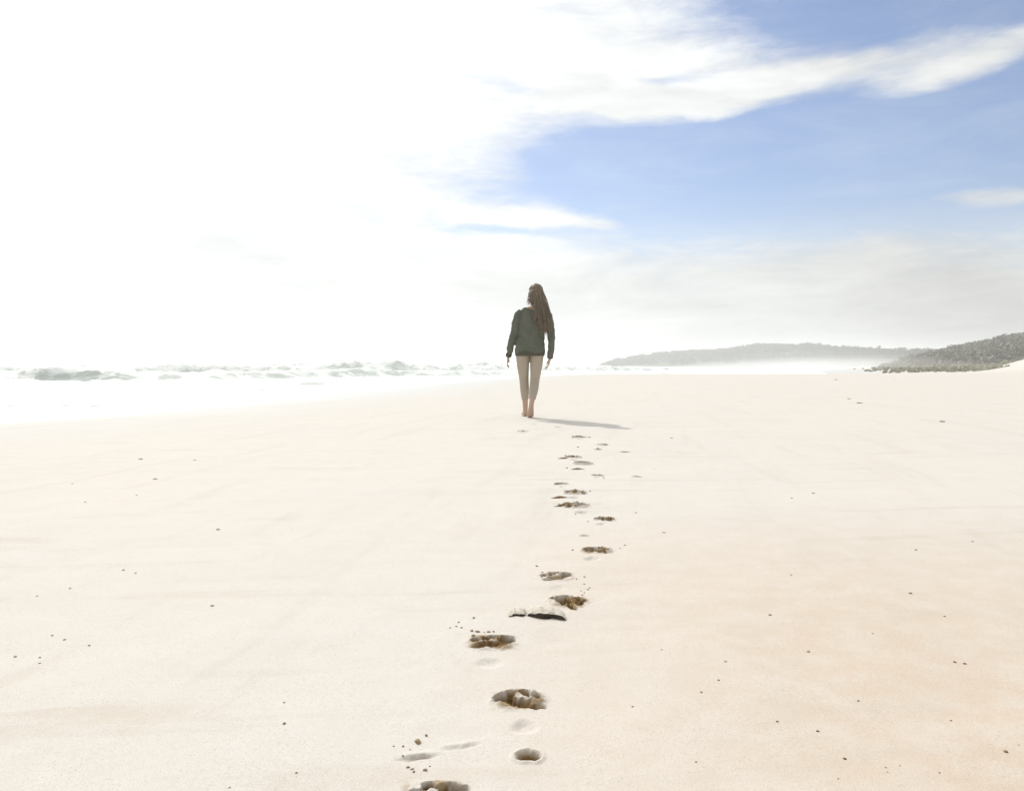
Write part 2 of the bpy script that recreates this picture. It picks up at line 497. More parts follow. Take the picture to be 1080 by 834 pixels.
def print_fn(P, k):
    px, py, kind, side, head, size, depth, damp_shade_v, _ = P
    c = at(px, py)
    a = R(head)
    ext = 0.17 * size if kind == 'foot' else 0.10 * size

    def f(x, y):
        dx, dy = (x - c.x) / size, (y - c.y) / size
        u = (dx * math.cos(a) - dy * math.sin(a)) * side
        v = dx * math.sin(a) + dy * math.cos(a)
        wob = 0.008 * fbm(u * 45, v * 45, 300 + k, 3)
        uu, vv = u + wob, v + 0.008 * fbm(u * 45, v * 45, 700 + k, 3)
        if kind == 'foot':
            pits = [(-0.030, 0.080, 0.019, 0.023, 0.030, .25)]
            pits += [(-0.006, 0.094, 0.0105, .013, .016, .3), (0.011, 0.088, 0.010, .013, .015, .3), (0.026, 0.076, 0.010, .012, .014, .3), (0.038, 0.061, 0.009, .012, .014, .3)]
            pits += [(-0.010, 0.046, 0.034, 0.010, 0.015, .4), (0.012, 0.026, 0.034, 0.010, 0.012, .5)]
            z = np.zeros(u.shape); m = np.zeros(u.shape); pm = np.zeros(u.shape)
            for n_, (tu, tv, ru, rv, d, sh) in enumerate(pits):
                w1 = uu + 0.006 * math.sin(k * 3.1 + n_ * 1.7); w2 = vv + 0.006 * math.sin(k * 1.9 + n_ * 2.3) + (0.25 * (uu - tu) if n_ > 4 else 0)
                q = pit(w1, w2, tu, tv, ru, rv, 1.0, sh)
                z = np.minimum(z, q * d); pm = np.maximum(pm, -q)
            hq = -pit(uu, vv, 0.0, -0.070, 0.028, 0.028, 1.0, 1.0)
            fore = np.exp(-((vv - 0.058) / 0.044) ** 4 - (uu / 0.047) ** 4)
            z = z - 0.006 * hq - 0.004 * fore
            z = z + fore * (0.009 * fbm(u * 70, v * 70, 500 + k, 4) + 0.008 * (1 - pm))
            rim = np.exp(-((np.sqrt((uu / 0.052) ** 2 + ((vv - 0.058) / 0.050) ** 2) - 1.0) / 0.14) ** 2)
            z = z + 0.0028 * rim * (0.6 + 1.2 * fbm(u * 60, v * 60, 900 + k, 3))
            m = np.maximum(fore, hq * 0.7)
            damp_shade_pat = np.maximum(pm, 0.72 * np.exp(-((vv - 0.060) / 0.053) ** 4 - (uu / 0.054) ** 4) * np.clip(0.72 + 1.4 * fbm(u * 32 + 4, v * 32, 210 + k, 3), 0.1, 1))  # follows the pits: moist sand plus shade painted in the hollows
            fade = (1 - sstep(np.abs(u), 0.075, 0.105)) * (1 - sstep(np.abs(v - 0.0), 0.125, 0.155))
        elif kind == 'oval':
            z = pit(uu, vv, 0, 0, 0.033, 0.028, 0.015, 0.7)
            z = z + 0.004 * np.exp(-((np.sqrt((uu / 0.036) ** 2 + (vv / 0.031) ** 2) - 1.15) / 0.2) ** 2)
            m = np.exp(-(np.sqrt((uu / 0.034) ** 2 + (vv / 0.029) ** 2) / 1.02) ** 5)
            z = z + m * 0.005 * fbm(u * 60, v * 60, 500 + k, 3)
            fade = 1 - sstep(np.hypot(u, v), 0.062, 0.09)
        else:
            z = pit(uu, vv + 0.25 * u, 0, 0, 0.046, 0.011, 0.012, 0.9)
            z = z + 0.005 * np.exp(-((vv + 0.25 * u - 0.018) / 0.009) ** 2 - (uu / 0.04) ** 2)
            m = np.exp(-(np.sqrt((uu / 0.046) ** 2 + ((vv + 0.25 * u) / 0.016) ** 2)) ** 4)
            fade = 1 - sstep(np.hypot(u, v), 0.062, 0.09)
        return z * fade * size * depth, m * fade, (damp_shade_pat if kind == 'foot' else m) * fade * damp_shade_v
    return c, ext, f


PF = [print_fn(P, k) for k, P in enumerate(PRINTS)]


def relief(x, y):
    """footprint relief, owner index and damp with painted pit shade at points"""
    D = np.zeros(x.shape); best = np.full(x.shape, 0.12); own = np.full(x.shape, -1); damp = np.zeros(x.shape)
    for k, (c, ext, f) in enumerate(PF):
        sel = (np.abs(x - c.x) < ext) & (np.abs(y - c.y) < ext)
        if not sel.any():
            continue
        z, m, dm = f(x[sel], y[sel])
        D[sel] += z
        damp[sel] = np.maximum(damp[sel], dm)
        b = best[sel]; o = own[sel]
        o[m > b] = k; best[sel] = np.maximum(b, m); own[sel] = o
    return D, own, damp


def build_beach():
    nx, ny = len(XS), len(YS)
    fine = np.zeros((nx - 1, ny - 1), bool)
    for c, ext, f in PF:
        i0, i1 = np.searchsorted(XS, c.x - ext) - 1, np.searchsorted(XS, c.x + ext)
        j0, j1 = np.searchsorted(YS, c.y - ext) - 1, np.searchsorted(YS, c.y + ext)
        fine[i0:i1, max(j0, IY0):j1] = True
    # coarse part
    I, J = np.nonzero(~fine)
    vid = lambda i, j: i * ny + j
    Fc = np.stack([vid(I, J), vid(I + 1, J), vid(I + 1, J + 1), vid(I, J + 1)], 1)
    Vc = np.stack([GX.ravel(), GY.ravel(), GZ.ravel()], 1)
    # fine part on a lattice
    I, J = np.nonzero(fine)
    a = np.arange(SUB)
    fi = (I[:, None, None] * SUB + a[None, :, None]); fj = (J[:, None, None] * SUB + a[None, None, :])
    fi, fj = np.broadcast_arrays(fi, fj)
    fi, fj = fi.ravel(), fj.ravel()
    NY = ny * SUB + 1
    key = lambda p, q: p.astype(np.int64) * NY + q
    quads = np.stack([key(fi, fj), key(fi + 1, fj), key(fi + 1, fj + 1), key(fi, fj + 1)], 1)
    keys, inv = np.unique(quads, return_inverse=True)
    quads = inv.reshape(quads.shape)
    kp, kq = keys // NY, keys % NY
    fx = XS[0] * 0 + XS[IX0] + (kp - IX0 * SUB) * (CELL / SUB)
    fy = YS[IY0] + (kq - IY0 * SUB) * (CELL / SUB)
    D, own, damp = relief(fx, fy)  # damp also holds the pits' painted shade
    fz = base_bilinear(fx, fy) + D
    e = CELL / SUB

    def H(x, y):
        return base_bilinear(x, y) + relief(x, y)[0]
    gx = (H(fx + e, fy) - H(fx - e, fy)) / (2 * e); gy = (H(fx, fy + e) - H(fx, fy - e)) / (2 * e)
    N = np.stack([-gx, -gy, np.ones_like(gx)], 1); N /= np.linalg.norm(N, axis=1)[:, None]
    Vf = np.stack([fx, fy, fz], 1)
    cx, cy = Vf[quads].mean(1)[:, 0], Vf[quads].mean(1)[:, 1]
    fown = relief(cx, cy)[1]
    # the beach: coarse cells plus the fine cells no footprint owns
    keep = quads[fown < 0]
    used = np.unique(keep)
    remap = np.full(len(Vf), -1); remap[used] = np.arange(len(used)) + len(Vc)
    V = np.concatenate([Vc, Vf[used]]); Fq = np.concatenate([Fc, remap[keep]])
    hit = np.zeros(len(V), bool); hit[np.unique(Fq)] = True
    rm = np.cumsum(hit) - 1
    nc = int(hit[:len(Vc)].sum())
    me = mesh_np('beach', V[hit], rm[Fq])
    pattr(me, 'wet', np.concatenate([1 - sstep(GS.ravel()[hit[:len(Vc)]] + 1.2 * fbm(GX.ravel()[hit[:len(Vc)]] * .5, GY.ravel()[hit[:len(Vc)]] * .5, 77, 3), 0.6, 11.0), np.zeros(len(used))]))
    pattr(me, 'damp', np.concatenate([np.zeros(nc), damp[used]]))  # moist sand plus painted pit shade
    nrm = np.empty(len(me.vertices) * 3, np.float32); me.vertices.foreach_get('normal', nrm); nrm = nrm.reshape(-1, 3)
    nrm[nc:] = N[used]
    me.normals_split_custom_set_from_vertices(nrm.tolist())
    tag(link('beach', me, SAND), kind='structure')
    for k, P in enumerate(PRINTS):
        q = quads[fown == k]
        if len(q) == 0:
            continue
        u, inv = np.unique(q, return_inverse=True)
        c = PF[k][0]
        me = mesh_np('footprint', Vf[u] - np.array([c.x, c.y, 0]), inv.reshape(q.shape))
        pattr(me, 'damp', damp[u]); pattr(me, 'wet', np.zeros(len(u)))  # damp: moist sand plus painted pit shade
        me.normals_split_custom_set_from_vertices(N[u].tolist())
        o = link('footprint', me, SAND)
        o.location = (c.x, c.y, 0)
        tag(o, P[8], 'footprint', G_TRACK)


build_beach()


# ------------------------------------------------------------------ sea
def build_sea():
    na, nr = 900, 620
    ang = np.radians(np.linspace(-100, 62, na))
    rad = np.concatenate([np.geomspace(9, 260, nr - 90), np.geomspace(262, 6000, 90)])
    A, Rr = np.meshgrid(ang, rad, indexing='ij')
    x, y = np.sin(A) * Rr, np.cos(A) * Rr
    s = -shore_dist(x, y)                       # metres out from the waterline
    z = np.full(x.shape, SEA_Z)
    foam = 1.12 - sstep(s, 9, 20) * 0.5 - 0.22 * np.exp(-((s - 3.5) / 3.0) ** 2)
    # breaking wave crests: polyline of (x, y, height), width, foam
    crests = [
        ([(-75, 18, 1.1), (-45, 36, 1.05), (-31, 48, .98), (-26, 55, .85), (-18.6, 66, .75), (-9.3, 79, .55), (2, 95, .3)], 2.6, 1),
        ([(-95, 80, 1.3), (-60, 96, 1.2), (-34, 112, 1.3), (-20, 124, 1.55), (-10, 131, 1.3), (0, 140, 1.1), (14, 152, .8), (30, 170, .5)], 3.4, 2),
        ([(-160, 130, 1.2), (-60, 170, 1.5), (0, 195, 1.4), (25, 215, .9)], 4.5, 3),
        ([(-6.2, 38.5, .10), (-3.8, 40, .16), (-1.5, 45, .12)], 1.0, 4),
        ([(-11, 47, .2), (-7.5, 50, .28), (-4, 56, .22), (1, 66, .2), (8, 78, .2), (20, 96, .2)], 1.5, 5),
        ([(-26, 36, .05), (-19, 38, .12), (-13, 42, .1)], 0.8, 6),
        ([(-18, 19, .03), (-14.2, 21.2, .06), (-11.6, 22.4, .05), (-10.6, 23.6, .02)], 0.35, 7),
        ([(-13.5, 33, .04), (-11, 35, .07), (-9, 37, .04)], 0.5, 8),
    ]
    for pts, wdt, k in crests:
        p = np.array(pts, float)
        best = np.full(x.shape, 1e9); hh = np.zeros(x.shape); sg = np.zeros(x.shape)
        wob = 1.8 * wdt * fbm(x * 0.09, y * 0.09, 60 + k, 3)
        for q0, q1 in zip(p[:-1], p[1:]):
            dx, dy = q1[0] - q0[0], q1[1] - q0[1]
            t = np.clip(((x - q0[0]) * dx + (y - q0[1]) * dy) / (dx * dx + dy * dy), 0, 1)
            d = np.hypot(x - q0[0] - t * dx, y - q0[1] - t * dy)
            sd_ = np.sign((x - q0[0]) * dy - (y - q0[1]) * dx)     # + towards the shore
            up = d < best
            best = np.where(up, d, best); hh = np.where(up, q0[2] + t * (q1[2] - q0[2]), hh); sg = np.where(up, sd_, sg)
        d = best * sg + wob
        var = np.clip(0.9 + 0.7 * fbm(x * 0.16, y * 0.16, 90 + k, 4), (0.6, 0.3, 0.3, 0.1, 0.1, 0.1, 0.4, 0.4)[k - 1], 1.25)
        prof = np.where(d > 0, np.exp(-(d / (wdt * 0.42)) ** 2), np.exp(-(d / (wdt * 1.5)) ** 2))
        rough = 0.27 * prof * hh * fbm(x * 0.9, y * 0.9, 120 + k, 5)
        z = z + prof * hh * var + rough
        face = np.exp(-((d - wdt * 0.28) / (wdt * 0.5)) ** 2) * np.clip(0.75 + 1.6 * fbm(x * 0.8 + 3, y * 0.8, 170 + k, 5), 0.1, 1.2)
        crest = np.exp(-((d + 0.12 * wdt) / (wdt * 0.35)) ** 2)
        foam = foam - (0.50, 0.30, 0.26, 0.9, 0.5, 1.3, 1.5, 1.4)[k - 1] * face * np.clip(hh * 1.6, 0.45, 1) + 0.35 * crest
    streaks = sstep(fbm(x * 0.30 + y * 0.1, y * 1.5 - x * 0.25, 230, 4), 0.16, 0.36) * np.exp(-((s - 5.5) / 4.5) ** 2)
    foam = foam - 0.95 * streaks
    z = z + 0.05 * fbm(x * 0.35, y * 0.35, 140, 4) * sstep(s, 2, 20) + 0.2 * fbm(x * 0.05, y * 0.05, 150, 3) * sstep(s, 30, 90)
    z = np.where(s < 3, np.minimum(z, SEA_Z + 0.03 * np.maximum(s, 0)), z)
    # a lip of foam at the run-up
    z = z + 0.02 * np.exp(-((s - 0.1 + 1.0 * fbm(x * .5, y * .5, 31, 3)) / 0.25) ** 2)
    V = np.stack([x.ravel(), y.ravel(), z.ravel()], 1)
    I, J = np.meshgrid(np.arange(na - 1), np.arange(nr - 1), indexing='ij')
    I, J = I.ravel(), J.ravel()
    Fq = np.stack([I * nr + J, I * nr + J + 1, (I + 1) * nr + J + 1, (I + 1) * nr + J], 1)
    ok = (s.ravel()[Fq] > -6).any(1)
    Fq = Fq[ok]
    u, inv = np.unique(Fq, return_inverse=True)
    me = mesh_np('sea', V[u], inv.reshape(Fq.shape))
    pattr(me, 'foam', foam.ravel()[u])
    tag(link('sea', me, water_material()), kind='structure')


build_sea()


# ------------------------------------------------------------------ headland and woods
def interp_poly(pts, n):
    p = np.array(pts, float)
    t = np.linspace(0, 1, len(p)); tt = np.linspace(0, 1, n)
    return np.stack([np.interp(tt, t, p[:, i]) for i in range(p.shape[1])], 1)


def ridge_mesh(name, pts, front, back, material, n=160, m=26, seed=0):
    """hill along a ridge line (x, y, z of the skyline), sloping to the front and back"""
    r = interp_poly(pts, n)
    tv = np.linspace(-1, 1, m)
    X = np.zeros((n, m)); Y = np.zeros((n, m)); Z = np.zeros((n, m))
    for j, t in enumerate(tv):
        off = t * (back if t > 0 else front)
        rr = np.hypot(r[:, 0], r[:, 1])
        X[:, j] = r[:, 0] * (1 + off / rr); Y[:, j] = r[:, 1] * (1 + off / rr)
        Z[:, j] = -1.0 + (r[:, 2] + 1.0) * np.cos(np.clip(abs(t), 0, 1) * math.pi / 2) ** 0.9
    Z += 0.06 * np.abs(Z + 1) * fbm(X * 0.05, Y * 0.05, seed, 4)
    V = np.stack([X.ravel(), Y.ravel(), Z.ravel()], 1)
    I, J = np.meshgrid(np.arange(n - 1), np.arange(m - 1), indexing='ij'); I, J = I.ravel(), J.ravel()
    Fq = np.stack([I * m + J, (I + 1) * m + J, (I + 1) * m + J + 1, I * m + J + 1], 1)
    o = link(name, mesh_np(name, V, Fq), material)
    tag(o, kind='structure')
    return X, Y, Z


def crown_leaves(cx, cy, cz, rad, hgt, nleaf, size, rng, tone):
    """leaf clumps of one crown: several lobes with small tilted faces"""
    nl = rng.integers(4, 8)
    lob = rng.normal(size=(nl, 3)); lob /= np.linalg.norm(lob, axis=1)[:, None]
    lob = lob * np.array([rad * .6, rad * .6, hgt * .45]) * rng.uniform(.5, 1, (nl, 1))
    lr = rng.uniform(.38, .62, nl) * rad
    k = rng.integers(0, nl, nleaf)
    d = rng.normal(size=(nleaf, 3)); d /= np.linalg.norm(d, axis=1)[:, None]
    d[:, 2] = d[:, 2] * 0.8
    c = np.array([cx, cy, cz]) + lob[k] + d * (lr[k] * rng.uniform(.72, 1.05, nleaf))[:, None]
    nn = d + rng.normal(scale=.55, size=(nleaf, 3)); nn /= np.linalg.norm(nn, axis=1)[:, None]
    t1 = np.cross(nn, rng.normal(size=(nleaf, 3))); t1 /= np.linalg.norm(t1, axis=1)[:, None] + 1e-9
    t2 = np.cross(nn, t1)
    sz = size * rng.uniform(.6, 1.3, nleaf)[:, None]
    V = np.stack([c - t1 * sz, c - t2 * sz * .6, c + t1 * sz, c + t2 * sz * .6], 1).reshape(-1, 3)
    tn = np.repeat(np.clip(tone + rng.normal(scale=.13, size=nl)[k] + rng.normal(scale=.05, size=nleaf), 0, 1), 4)
    return V, tn


def forest(name, crowns, material, label, cat, kind, seed):
    rng = np.random.default_rng(seed)
    Vs, Ts = [], []
    for (x, y, z, r, h, n, sz) in crowns:
        V, t = crown_leaves(x, y, z, r, h, n, sz, rng, rng.uniform(.15, .85))
        Vs.append(V); Ts.append(t)
    V = np.concatenate(Vs); F = np.arange(len(V)).reshape(-1, 4)
    me = mesh_np(name, V, F, False)
    pattr(me, 'tone', np.concatenate(Ts))
    return tag(link(name, me, material), label, cat, kind=kind)


def sky_pt(px, py, d):
    """a point at forward distance d seen at that place of the skyline"""
    r = ray(px, py)
    return (r.x / r.y * d, d, CAMH + r.z / r.y * d)


GREEN_FAR = leaf_material('far_leaves', (0.035, 0.05, 0.028), (0.085, 0.10, 0.05))
GREEN = leaf_material('ridge_leaves', (0.13, 0.128, 0.09), (0.24, 0.228, 0.168))
SCRUB_LEAF = leaf_material('scrub_leaves', (0.31, 0.31, 0.225), (0.45, 0.435, 0.33))
SCRUB = plain('scrub_ground', (0.075, 0.085, 0.045), 0.9, 0.3, 0.3)

far_line = [sky_pt(x, y + 3.0, d) for x, y, d in ((627, 386, 640), (650, 379.5, 640), (680, 374, 630), (715, 370.5, 620), (755, 369.5, 600), (790, 365, 590),
            (815, 363.5, 580), (855, 363.5, 560), (872, 366, 545), (900, 368, 520), (940, 370, 500), (985, 371, 480), (1040, 372, 460), (1120, 370, 440), (1300, 366, 420))]
hx, hy, hz_ = ridge_mesh('headland', far_line, 90, 120, SCRUB, seed=3)
crowns = []
rg = np.random.default_rng(5)
for _ in range(1500):
    i = rg.integers(0, hx.shape[0]); j = int(rg.integers(2, 15))
    r = rg.uniform(2.0, 3.8)
    edge = min(1.0, i / 14.0 + 0.25)
    r *= edge
    crowns.append((hx[i, j] + rg.uniform(-3, 3), hy[i, j] + rg.uniform(-4, 4), hz_[i, j] + r * .25, r, r * 1.1, 75, 0.75 * edge + .1))
forest('headland_wood', crowns, GREEN_FAR, 'long hazy wooded headland, one dark green mass fading into mist across the bay', 'wood', 'stuff', 21)

near_line = [sky_pt(x, y + 4, d) for x, y, d in ((925, 387, 290), (945, 381, 280), (965, 376, 272), (990, 371, 265), (1008, 366, 258), (1030, 363.5, 252), (1045, 361, 246), (1062, 358, 240), (1080, 355, 235),
            (1130, 349, 228), (1220, 340, 220), (1400, 330, 205))]
nx_, ny_, nz_ = ridge_mesh('wooded_ridge', near_line, 125, 60, SCRUB, seed=8)
crowns = []
for _ in range(900):
    i = rg.integers(1, nx_.shape[0]); j = int(rg.integers(1, 16))
    r = rg.uniform(1.0, 2.6) * (0.5 if _ % 3 == 0 else 1) * min(1.0, .35 + i / 40)
    crowns.append((nx_[i, j] + rg.uniform(-2, 2), ny_[i, j] + rg.uniform(-3, 3), nz_[i, j] + r * .2, r, r * .9, 120, 0.42))
forest('ridge_wood', crowns, GREEN, 'olive green scrub wood covering the nearer ridge at the right edge', 'wood', 'stuff', 22)

# low scrub at the foot of the ridge
crowns = []
for _ in range(620):
    t = rg.uniform(0, 1)
    px = 930 + 120 * t + rg.normal() * 14
    d = rg.uniform(74, 175)
    x = (px - 540) / 840 * d
    s = float(shore_dist(np.array([x]), np.array([d]))[0])
    if s < 3:
        continue
    z = float(base_height(np.array([x]), np.array([d]))[0][0])
    r = rg.uniform(.12, .34) * (0.6 + d / 110) * min(1.0, .35 + .9 * t)
    crowns.append((x, d, z + r * .45, r * 1.5, r, 60, 0.12))
forest('dune_scrub', crowns, SCRUB_LEAF, 'pale olive dune grass spreading over the flat ground below the nearer ridge', 'scrub', 'stuff', 23)


# ------------------------------------------------------------------ emergent trees on the skyline
BARK = plain('bark', (0.12, 0.10, 0.08), 0.9, 0.2, 4.0)


def tube(bm, pts, rad, seg=8, cap=True):
    """tapered tube along pts; rad entries are r or (rx, ry)"""
    rings = []
    n = len(pts)
    pts = [Vector(p) for p in pts]
    for i, p in enumerate(pts):
        d = (pts[min(i + 1, n - 1)] - pts[max(i - 1, 0)]).normalized()
        a = Vector((1, 0, 0)) if abs(d.x) < 0.8 else Vector((0, 1, 0))
        v = d.cross(a).normalized(); u = v.cross(d).normalized()
        r = rad[i]
        rx, ry = r if isinstance(r, tuple) else (r, r)
        rings.append([bm.verts.new(p + u * (math.cos(t) * rx) + v * (math.sin(t) * ry)) for t in [2 * math.pi * k / seg for k in range(seg)]])
    for a, b in zip(rings[:-1], rings[1:]):
        for k in range(seg):
            bm.faces.new((a[k], a[(k + 1) % seg], b[(k + 1) % seg], b[k]))
    if cap:
        bm.faces.new(rings[0][::-1]); bm.faces.new(rings[-1])
    return rings


def from_bm(name, bm, material, parent=None, smooth=True):
    bmesh.ops.recalc_face_normals(bm, faces=bm.faces[:])
    me = bpy.data.meshes.new(name)
    bm.to_mesh(me); bm.free()
    me.polygons.foreach_set('use_smooth', np.full(len(me.polygons), smooth))
    return link(name, me, material, parent)


def tree(px, py_top, d, ground, wid, label, flat=0.7, n=520, leaf=0.3):
    x, y, zt = sky_pt(px, py_top, d)
    root = bpy.data.objects.new('tree', None); C.objects.link(root)
    root.location = (x, y, ground)
    tag(root, label, 'tree', 'taller trees on the skyline')
    h = zt - ground
    bm = bmesh.new()
    tube(bm, [(0, 0, -.3), (.1, 0, h * .3), (-.05, .05, h * .6), (.05, 0, h * .85)], [h * .045, h * .035, h * .025, h * .012])
    for k in range(4):
        a = k * 1.6 + px
        tube(bm, [(0, 0, h * (.45 + .07 * k)), (math.cos(a) * wid * .3, math.sin(a) * wid * .3, h * (.6 + .06 * k)),
                  (math.cos(a) * wid * .6, math.sin(a) * wid * .6, h * (.7 + .06 * k))], [h * .018, h * .012, h * .006], 6)
    from_bm('trunk', bm, BARK, root)
    rng = np.random.default_rng(int(px))
    V, t = crown_leaves(0, 0, h * (1 - flat * .42), wid, h * flat, n, leaf, rng, .4)
    V[:, 2] = h * (1 - flat * .42) + (V[:, 2] - h * (1 - flat * .42)) * min(1.0, h * flat * .5 / (wid * .9))
    me = mesh_np('crown', V, np.arange(len(V)).reshape(-1, 4), False)
    pattr(me, 'tone', t)
    link('crown', me, GREEN_FAR if d > 300 else GREEN, root)


for a in ((926, 364.5, 505, 7.5, 2.0, 'small spiky tree poking above the middle of the long headland', .8, 260, .6),
          (950, 366.0, 495, 7.0, 4.2, 'flat topped tree with a wide crown on the headland skyline, left of the nearer ridge', .45, 320, .7),
          (818, 362.2, 578, 11.0, 4.0, 'rounded tree standing highest along the middle of the long headland', .6, 300, .8),
          (873, 363.5, 545, 9.5, 2.6, 'narrow tree at the step down in the headland skyline', .7, 240, .7),
          (1042, 358.5, 249, 5.6, 2.0, 'bushy tree crowning the nearer ridge, left of its highest corner', .6, 500, .25),
          (1066, 355.0, 239, 6.0, 2.6, 'broad dark tree on the nearer ridge closest to the right edge', .6, 600, .25),
          (1012, 363.0, 256, 5.2, 1.9, 'low round tree where the nearer ridge starts to climb', .6, 500, .25)):
    tree(*a)


# ------------------------------------------------------------------ haze
def haze():
    bm = bmesh.new()
    bmesh.ops.create_cube(bm, size=1.0)
    o = from_bm('haze', bm, None, smooth=False)
    o.scale = (9600, 6600, 30.0)
    o.location = (0, 2550, 30.0 / 2 - 3.0)
    m = bpy.data.materials.new('haze_air'); m.use_nodes = True
    t = m.node_tree; t.nodes.clear()
    v = t.nodes.new('ShaderNodeVolumePrincipled'); oo = t.nodes.new('ShaderNodeOutputMaterial')
    v.inputs['Color'].default_value = (0.98, 0.99, 1.0, 1)
    v.inputs['Density'].default_value = 0.0013
    v.inputs['Anisotropy'].default_value = 0.35
    t.links.new(v.outputs[0], oo.inputs['Volume'])
    o.data.materials.append(m)
    tag(o, kind='stuff')


haze()


def mist(px, d, rx, ry, rz, dens):
    bm = bmesh.new()
    bmesh.ops.create_icosphere(bm, subdivisions=4, radius=1.0)
    o = from_bm('sea_mist', bm, None)
    o.scale = (rx, ry, rz)
    o.location = ((px - 540) / 840 * d, d, -0.4)
    o.data.materials.append(MIST[dens])
    tag(o, 'low bank of white sea mist lying along the foot of the hazy headland', 'mist', kind='stuff')


MIST = {}
for dens in (0.006, 0.0035, 0.0018, 0.001):
    m = bpy.data.materials.new('mist_air'); m.use_nodes = True
    t = m.node_tree; t.nodes.clear()
    v = t.nodes.new('ShaderNodeVolumePrincipled'); oo = t.nodes.new('ShaderNodeOutputMaterial')
    v.inputs['Color'].default_value = (0.99, 0.99, 0.99, 1)
    v.inputs['Density'].default_value = dens
    v.inputs['Anisotropy'].default_value = 0.3
    t.links.new(v.outputs[0], oo.inputs['Volume'])
    MIST[dens] = m
mist(860, 345, 62, 60, 4.0, 0.0018)
mist(880, 300, 60, 40, 2.6, 0.0035)
mist(870, 370, 55, 60, 8.0, 0.001)
mist(900, 190, 30, 40, 3.4, 0.0035)
mist(915, 130, 17, 32, 2.2, 0.0035)


# ------------------------------------------------------------------ the walker
SKIN = plain('skin', (0.50, 0.35, 0.26), 0.55, 0.08, 12.0)
HAIR_M = plain('hair', (0.20, 0.16, 0.112), 0.45, 0.6, 45.0)
LEG_M = plain('leggings_cloth', (0.42, 0.365, 0.295), 0.9, 0.12, 90.0, 0.4, 0.002)


def sweater_material():
    m, g, p = mat('sweater_knit')
    tc = g.node('ShaderNodeTexCoord')
    ob = tc.outputs['Object']
    n = g.noise(ob, 6.0, 4.0, 0.6)
    knit = g.noise(ob, 130.0, 3.0, 0.6)
    col = g.mix(g.smooth(n, 0.4, 0.65), (0.14, 0.135, 0.108), (0.10, 0.118, 0.092))
    col = g.mix(g.smooth(knit, 0.4, 0.7, 0.0, 0.5), col, (0.18, 0.18, 0.145))
    g.put(p.inputs['Base Color'], col)
    p.inputs['Roughness'].default_value = 0.95
    p.inputs['Specular IOR Level'].default_value = 0.1
    w = g.node('ShaderNodeTexWave')
    w.inputs['Scale'].default_value = 45.0
    w.inputs['Distortion'].default_value = 1.0
    g.put(w.inputs['Vector'], ob)
    bump(g, p, g.m('ADD', knit, g.m('MULTIPLY', w.outputs['Fac'], 0.3)), 0.6, 0.004)
    return m


SWEATER = sweater_material()
RIB = plain('sweater_rib', (0.085, 0.08, 0.06), 0.95, 0.15, 80.0, 0.5, 0.003)


def remesh(name, bm, voxel, smooth_it, material, parent):
    """fuse overlapping tubes into one continuous surface"""
    bmesh.ops.recalc_face_normals(bm, faces=bm.faces[:])
    me = bpy.data.meshes.new(name + '_src'); bm.to_mesh(me); bm.free()
    o = bpy.data.objects.new(name + '_src', me); C.objects.link(o)
    md = o.modifiers.new('r', 'REMESH'); md.mode = 'VOXEL'; md.voxel_size = voxel; md.use_smooth_shade = True
    ms = o.modifiers.new('s', 'SMOOTH'); ms.factor = 0.5; ms.iterations = smooth_it
    dg = bpy.context.evaluated_depsgraph_get()
    out = bpy.data.meshes.new_from_object(o.evaluated_get(dg))
    out.name = name
    bpy.data.objects.remove(o); bpy.data.meshes.remove(me)
    out.materials.clear()
    out.polygons.foreach_set('use_smooth', np.full(len(out.polygons), True))
    return link(name, out, material, parent)


def legs(bm, grow, top, cut):
    """both legs from the hips; cut ends them above the ankle"""
    g = grow
    tube(bm, [(-.045, .0, top), (-.075, .02, .80), (-.068, .055, .64), (-.055, .085, .47), (-.046, .085, .34), (-.040, .095, .21)],
         [(.075 + g, .085 + g), (.083 + g, .090 + g), (.070 + g, .075 + g), (.052 + g, .056 + g), (.051 + g, .056 + g), (.036 + g, .038 + g)], 16)
    tube(bm, [(.075, -.01, top), (.108, .01, .80), (.098, .03, .64), (.082, .02, .47), (.066, -.06, .35), (.044, -.155, .235)],
         [(.075 + g, .085 + g), (.083 + g, .090 + g), (.070 + g, .075 + g), (.052 + g, .056 + g), (.051 + g, .056 + g), (.036 + g, .038 + g)], 16)
    if not cut:
        tube(bm, [(-.040, .095, .22), (-.037, .10, .10), (-.037, .105, .05)], [.037, .031, .032], 14)
        tube(bm, [(-.037, .075, .035), (-.038, .11, .038), (-.043, .19, .034), (-.048, .262, .022), (-.050, .285, .017)],
             [(.026, .030), (.032, .037), (.040, .030), (.042, .018), (.034, .012)], 14)
        tube(bm, [(.046, -.145, .25), (.034, -.205, .185), (.030, -.215, .165)], [.037, .031, .032], 14)
        tube(bm, [(.030, -.236, .178), (.029, -.222, .150), (.026, -.180, .085), (.022, -.145, .032), (.020, -.105, .016), (.019, -.085, .013)],
             [(.024, .026), (.031, .033), (.037, .031), (.041, .022), (.040, .014), (.030, .010)], 14)
        for (bx, by, sgn) in ((-.050, .285, -1), (.019, -.09, 1)):            # toes
            for q, (off, ln, r) in enumerate(((-.026, .030, .011), (-.010, .028, .0085), (.003, .024, .008), (.015, .019, .0075), (.026, .012, .007))):
                tx = bx + off * sgn
                tube(bm, [(tx, by - .03, .014), (tx, by + ln * .4, .012), (tx, by + ln, .009)], [r, r, r * .8], 8)


def arm_pts(sx):
    if sx < 0:
        return [(-.085, .0, 1.315), (-.125, .0, 1.27), (-.165, -.01, 1.12), (-.195, -.01, 1.00), (-.225, .03, .88), (-.250, .06, .765)]
    return [(.215, .0, 1.315), (.245, .0, 1.27), (.268, -.02, 1.12), (.283, -.04, .99), (.282, -.035, .87), (.270, -.015, .745)]


